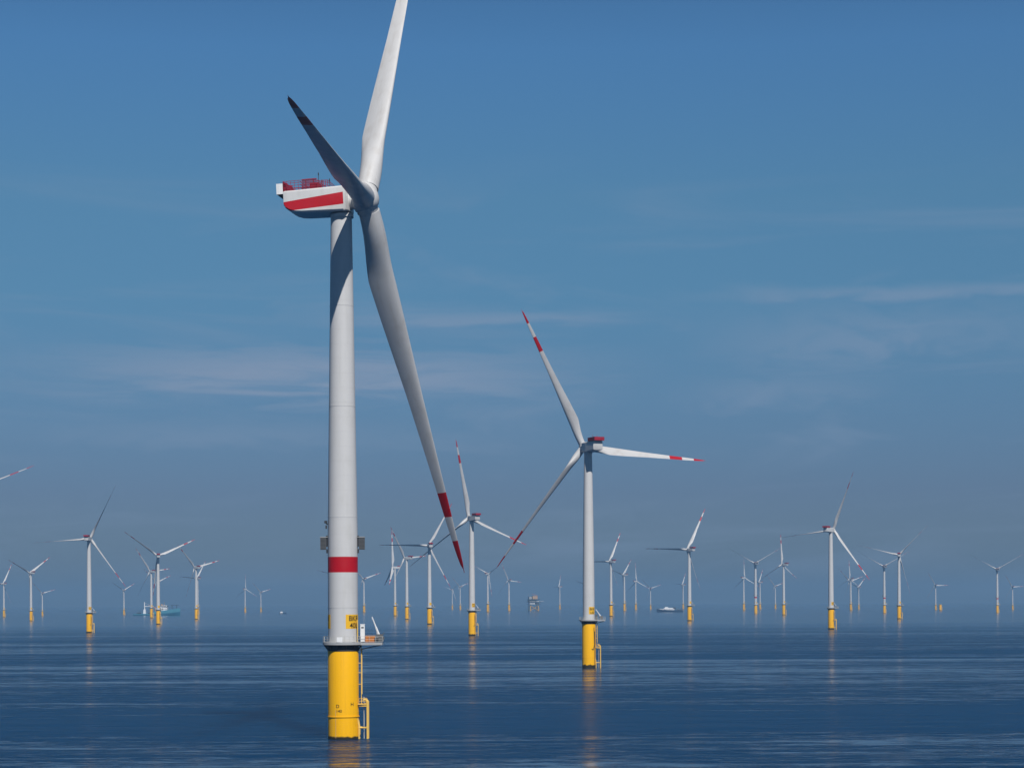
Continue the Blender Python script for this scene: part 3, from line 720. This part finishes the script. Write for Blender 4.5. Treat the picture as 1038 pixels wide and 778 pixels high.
def service_ship():
    r = empty('service_ship', (-824, 4576, 0), 0)
    h = MB(); hull(h, [(-53, 9, 8, 4.0, 2.2), (-50, 9.5, 9, 4.0, 2.4), (-8, 10, 9.8, 4.2, 2.6), (-4, 10, 9.8, 9.5, 4.0), (20, 10, 9.6, 11.5, 5.0), (36, 9.0, 6.5, 14.0, 6.0), (46, 6.0, 2.6, 16.0, 7.5), (52, 2.0, .7, 16.5, 8.5), (54.5, .4, .2, 16.6, 9.0)])
    h.build('hull', [M['teal'], M['pale_teal']], r)
    s = MB(); s.box((12, 0, 13.5), (26, 17, 6)); s.box((16, 0, 18.0), (18, 16, 3.4), taper=.94); s.box((19, 0, 21.4), (12, 17, 3.4), taper=.9)
    sp = s.build('superstructure', M['cab_white'], r)
    w = MB()
    for z, xa, xb, y in ((14.2, 0, 24, 8.52), (18.2, 8, 24, 7.8)):
        for i in range(10):
            for sg in (-1, 1): w.box((xa + (xb - xa) * i / 9, sg * y, z), (1.4, .06, 1.1))
    w.box((25.02, 0, 21.6), (.5, 15, 1.5)); w.box((19, -8.4, 21.6), (10, .4, 1.4)); w.box((19, 8.4, 21.6), (10, .4, 1.4))
    w.build('window_band', M['glassy'], sp)
    m = MB(); m.tube((18, 0, 23), (18, 0, 31), .5, .25, n=8); m.box((18, 0, 27), (.6, 5, .4)); m.box((12, -4, 24.2), (3, 2.4, 4)); m.box((12, 4, 24.2), (3, 2.4, 4)); m.build('mast', M['tan'], r)
    d = MB(); d.lathe([(9.5, 23.4), (9.8, 23.6), (9.8, 24.0), (9.3, 24.1)], n=24, mat=Matrix.Translation((42, 0, 0)))
    for x, y in ((36, 5), (36, -5), (46, 3), (46, -3)): d.tube((x, y, 15), (x, y * 1.4, 23.5), .35, n=6)
    d.build('helideck', M['dark'], r)
    g = MB(); g.box((-28, 0, 9), (6, 6, 10), taper=.8); g.tube((-28, 0, 14), (-28.5, 0, 31), 1.3, .9, n=8); g.build('gangway_tower', M['cab_white'], r)
    g = MB(); g.tube((-28, 0, 21), (-8, -1, 21.5), .9, .6, n=6); g.tube((-28.4, 0, 30), (-12, -1, 22), .15, n=4); g.build('gangway', M['cab_white'], r)
    c = MB(); c.tube((-4, 5, 9), (-4, 5, 19), .9, n=8); c.tube((-4, 5, 18), (-20, 4, 25), .6, .4, n=6); c.build('deck_crane', M['crate'], r)
    k = MB()
    for i, x in enumerate((-44, -38, -18, -12)): k.box((x, (-1) ** i * 3, 5.3), (5, 2.5, 2.5))
    k.build('deck_cargo', M['dark'], r)
    tag(r, 'teal offshore service ship with helideck over its bow and white gangway tower', 'ship')
service_ship()

def dark_ship():
    r = empty('passenger_ship', (404, 5047, 0), PI)
    h = MB(); hull(h, [(-33, 5.5, 5, 5.0, 2.5), (-10, 6, 5.8, 5.0, 2.6), (8, 6, 5.6, 5.6, 3.0), (22, 4.6, 3.6, 7.0, 3.6), (30, 2.0, 1.0, 8.2, 4.2), (34, .3, .15, 8.6, 4.6)], 0, 0)
    h.build('hull', [M['navy']], r)
    s = MB(); s.box((4, 0, 6.8), (30, 10, 3.2)); s.box((4, 0, 9.6), (24, 9, 2.6), taper=.92); s.box((9, 0, 12.0), (8, 8, 2.2), taper=.85); s.box((24, 0, 7.6), (10, 5, 1.0), taper=.7)
    sp = s.build('superstructure', M['cab_white'], r)
    w = MB()
    for i in range(12):
        for sg in (-1, 1): w.box((-8 + i * 2.2, sg * 5.02, 6.9), (1.3, .06, 1.0))
    w.box((13.1, 0, 12.1), (.4, 7, 1.1)); w.build('window_band', M['glassy'], sp)
    m = MB(); m.tube((-8, 0, 8), (-8, 0, 17), .4, .25, n=6); m.box((-12, 0, 9.5), (5, 3, 5)); m.box((-8, 0, 14.5), (.6, 4, .4)); m.build('funnel', M['dark'], r)
    c = MB()
    for x in (-20, -27): c.box((x, 0, 6.2), (3.4, 4, 2.4))
    c.tube((-30, 0, 5), (-30, 0, 12), .3, n=6); c.build('deck_gear', M['grey'], r)
    tag(r, 'dark blue hulled ship with white upper deck beside a mid-distance turbine', 'ship')
dark_ship()

def crew_boat():
    r = empty('crew_boat', (-581, 5000, 0), 0)
    h = MB(); hull(h, [(-9, 3, 2.8, 2.0, 1.0), (0, 3.2, 3, 2.2, 1.2), (6, 2.4, 1.6, 2.9, 1.6), (9.5, .3, .15, 3.4, 2)], 0, 0); h.build('hull', M['navy'], r)
    s = MB(); s.box((-3.2, 0, 3.6), (6.5, 4.6, 3.0), taper=.85); s.box((-3, 0, 5.8), (4, 3.6, 1.6), taper=.85); cbn = s.build('cabin', M['cab_white'], r)
    w = MB(); w.box((-.98, 0, 5.9), (.25, 2.9, .8)); w.box((-3, -1.72, 5.9), (3, .1, .7)); w.box((-3, 1.72, 5.9), (3, .1, .7)); w.build('window_band', M['glassy'], cbn)
    m = MB(); m.tube((-3.5, 0, 6.5), (-3.5, 0, 9.5), .12, n=5); m.build('mast', M['steel'], r)
    tag(r, 'small white boat with dark hull alone on the open water', 'boat')
crew_boat()

def substation():
    r = empty('offshore_substation', (65, 5934, 0), R(14))
    j = MB()
    for x in (-12, 12):
        for y in (-10, 10): j.tube((x * 1.1, y * 1.1, -.9), (x, y, 19), 1.0, n=8)
    for y in (-10, 10):
        j.tube((-13, y, 1), (12, y, 17), .5, n=6); j.tube((13, y, 1), (-12, y, 17), .5, n=6)
    for x in (-12, 12): j.tube((x, -10.6, 1), (x, 10, 17), .5, n=6)
    j.build('jacket', M['yellow_foul'], r)
    for z, w, d in ((20, 36, 28), (27.5, 38, 30), (35, 34, 28)):
        k = MB(); k.box((0, 0, z), (w, d, .9))
        for i in range(9):
            for y in (-d / 2, d / 2): k.tube((-w / 2 + w * i / 8, y, z), (-w / 2 + w * i / 8, y, z + 1.6), .12, n=4)
        for y in (-d / 2, d / 2): k.tube((-w / 2, y, z + 1.6), (w / 2, y, z + 1.6), .12, n=4)
        k.build('deck', M['dark'], r)
    for c, d, mt in (((-7, -3, 24), (17, 18, 6), 'cab_white'), ((9, -2, 23.5), (9, 20, 5), 'grey'), ((-6, 0, 31.3), (20, 20, 6), 'steel'), ((10, -4, 31), (8, 12, 5.2), 'cab_white'), ((2, -2, 40.5), (15, 16, 9.5), 'tan'), ((-11, 0, 39.5), (8, 14, 7.5), 'steel')):
        k = MB(); k.box(c, d)
        for i in range(6): k.box((c[0] - d[0] / 2 + d[0] * (i + .5) / 6, c[1] - d[1] / 2 - .05, c[2]), (.3, .12, d[2] - .4))
        k.build('module', M[mt], r)
    k = MB(); k.box((22, -4, 29.5), (14, 12, .7)); k.tube((16, -4, 24), (26, -4, 29), .4, n=6); k.build('helideck', M['cab_white'], r)
    k = MB(); k.tube((13, 8, 35), (13, 8, 47), .9, n=8); k.tube((13, 8, 46), (-4, 6, 52), .5, .3, n=6); k.build('crane', M['crate'], r)
    k = MB(); k.tube((-14, 8, 43), (-14, 8, 53), .25, n=5); k.build('mast', M['steel'], r)
    tag(r, 'grey and tan offshore substation on a steel jacket, far out between turbines', 'platform')
substation()
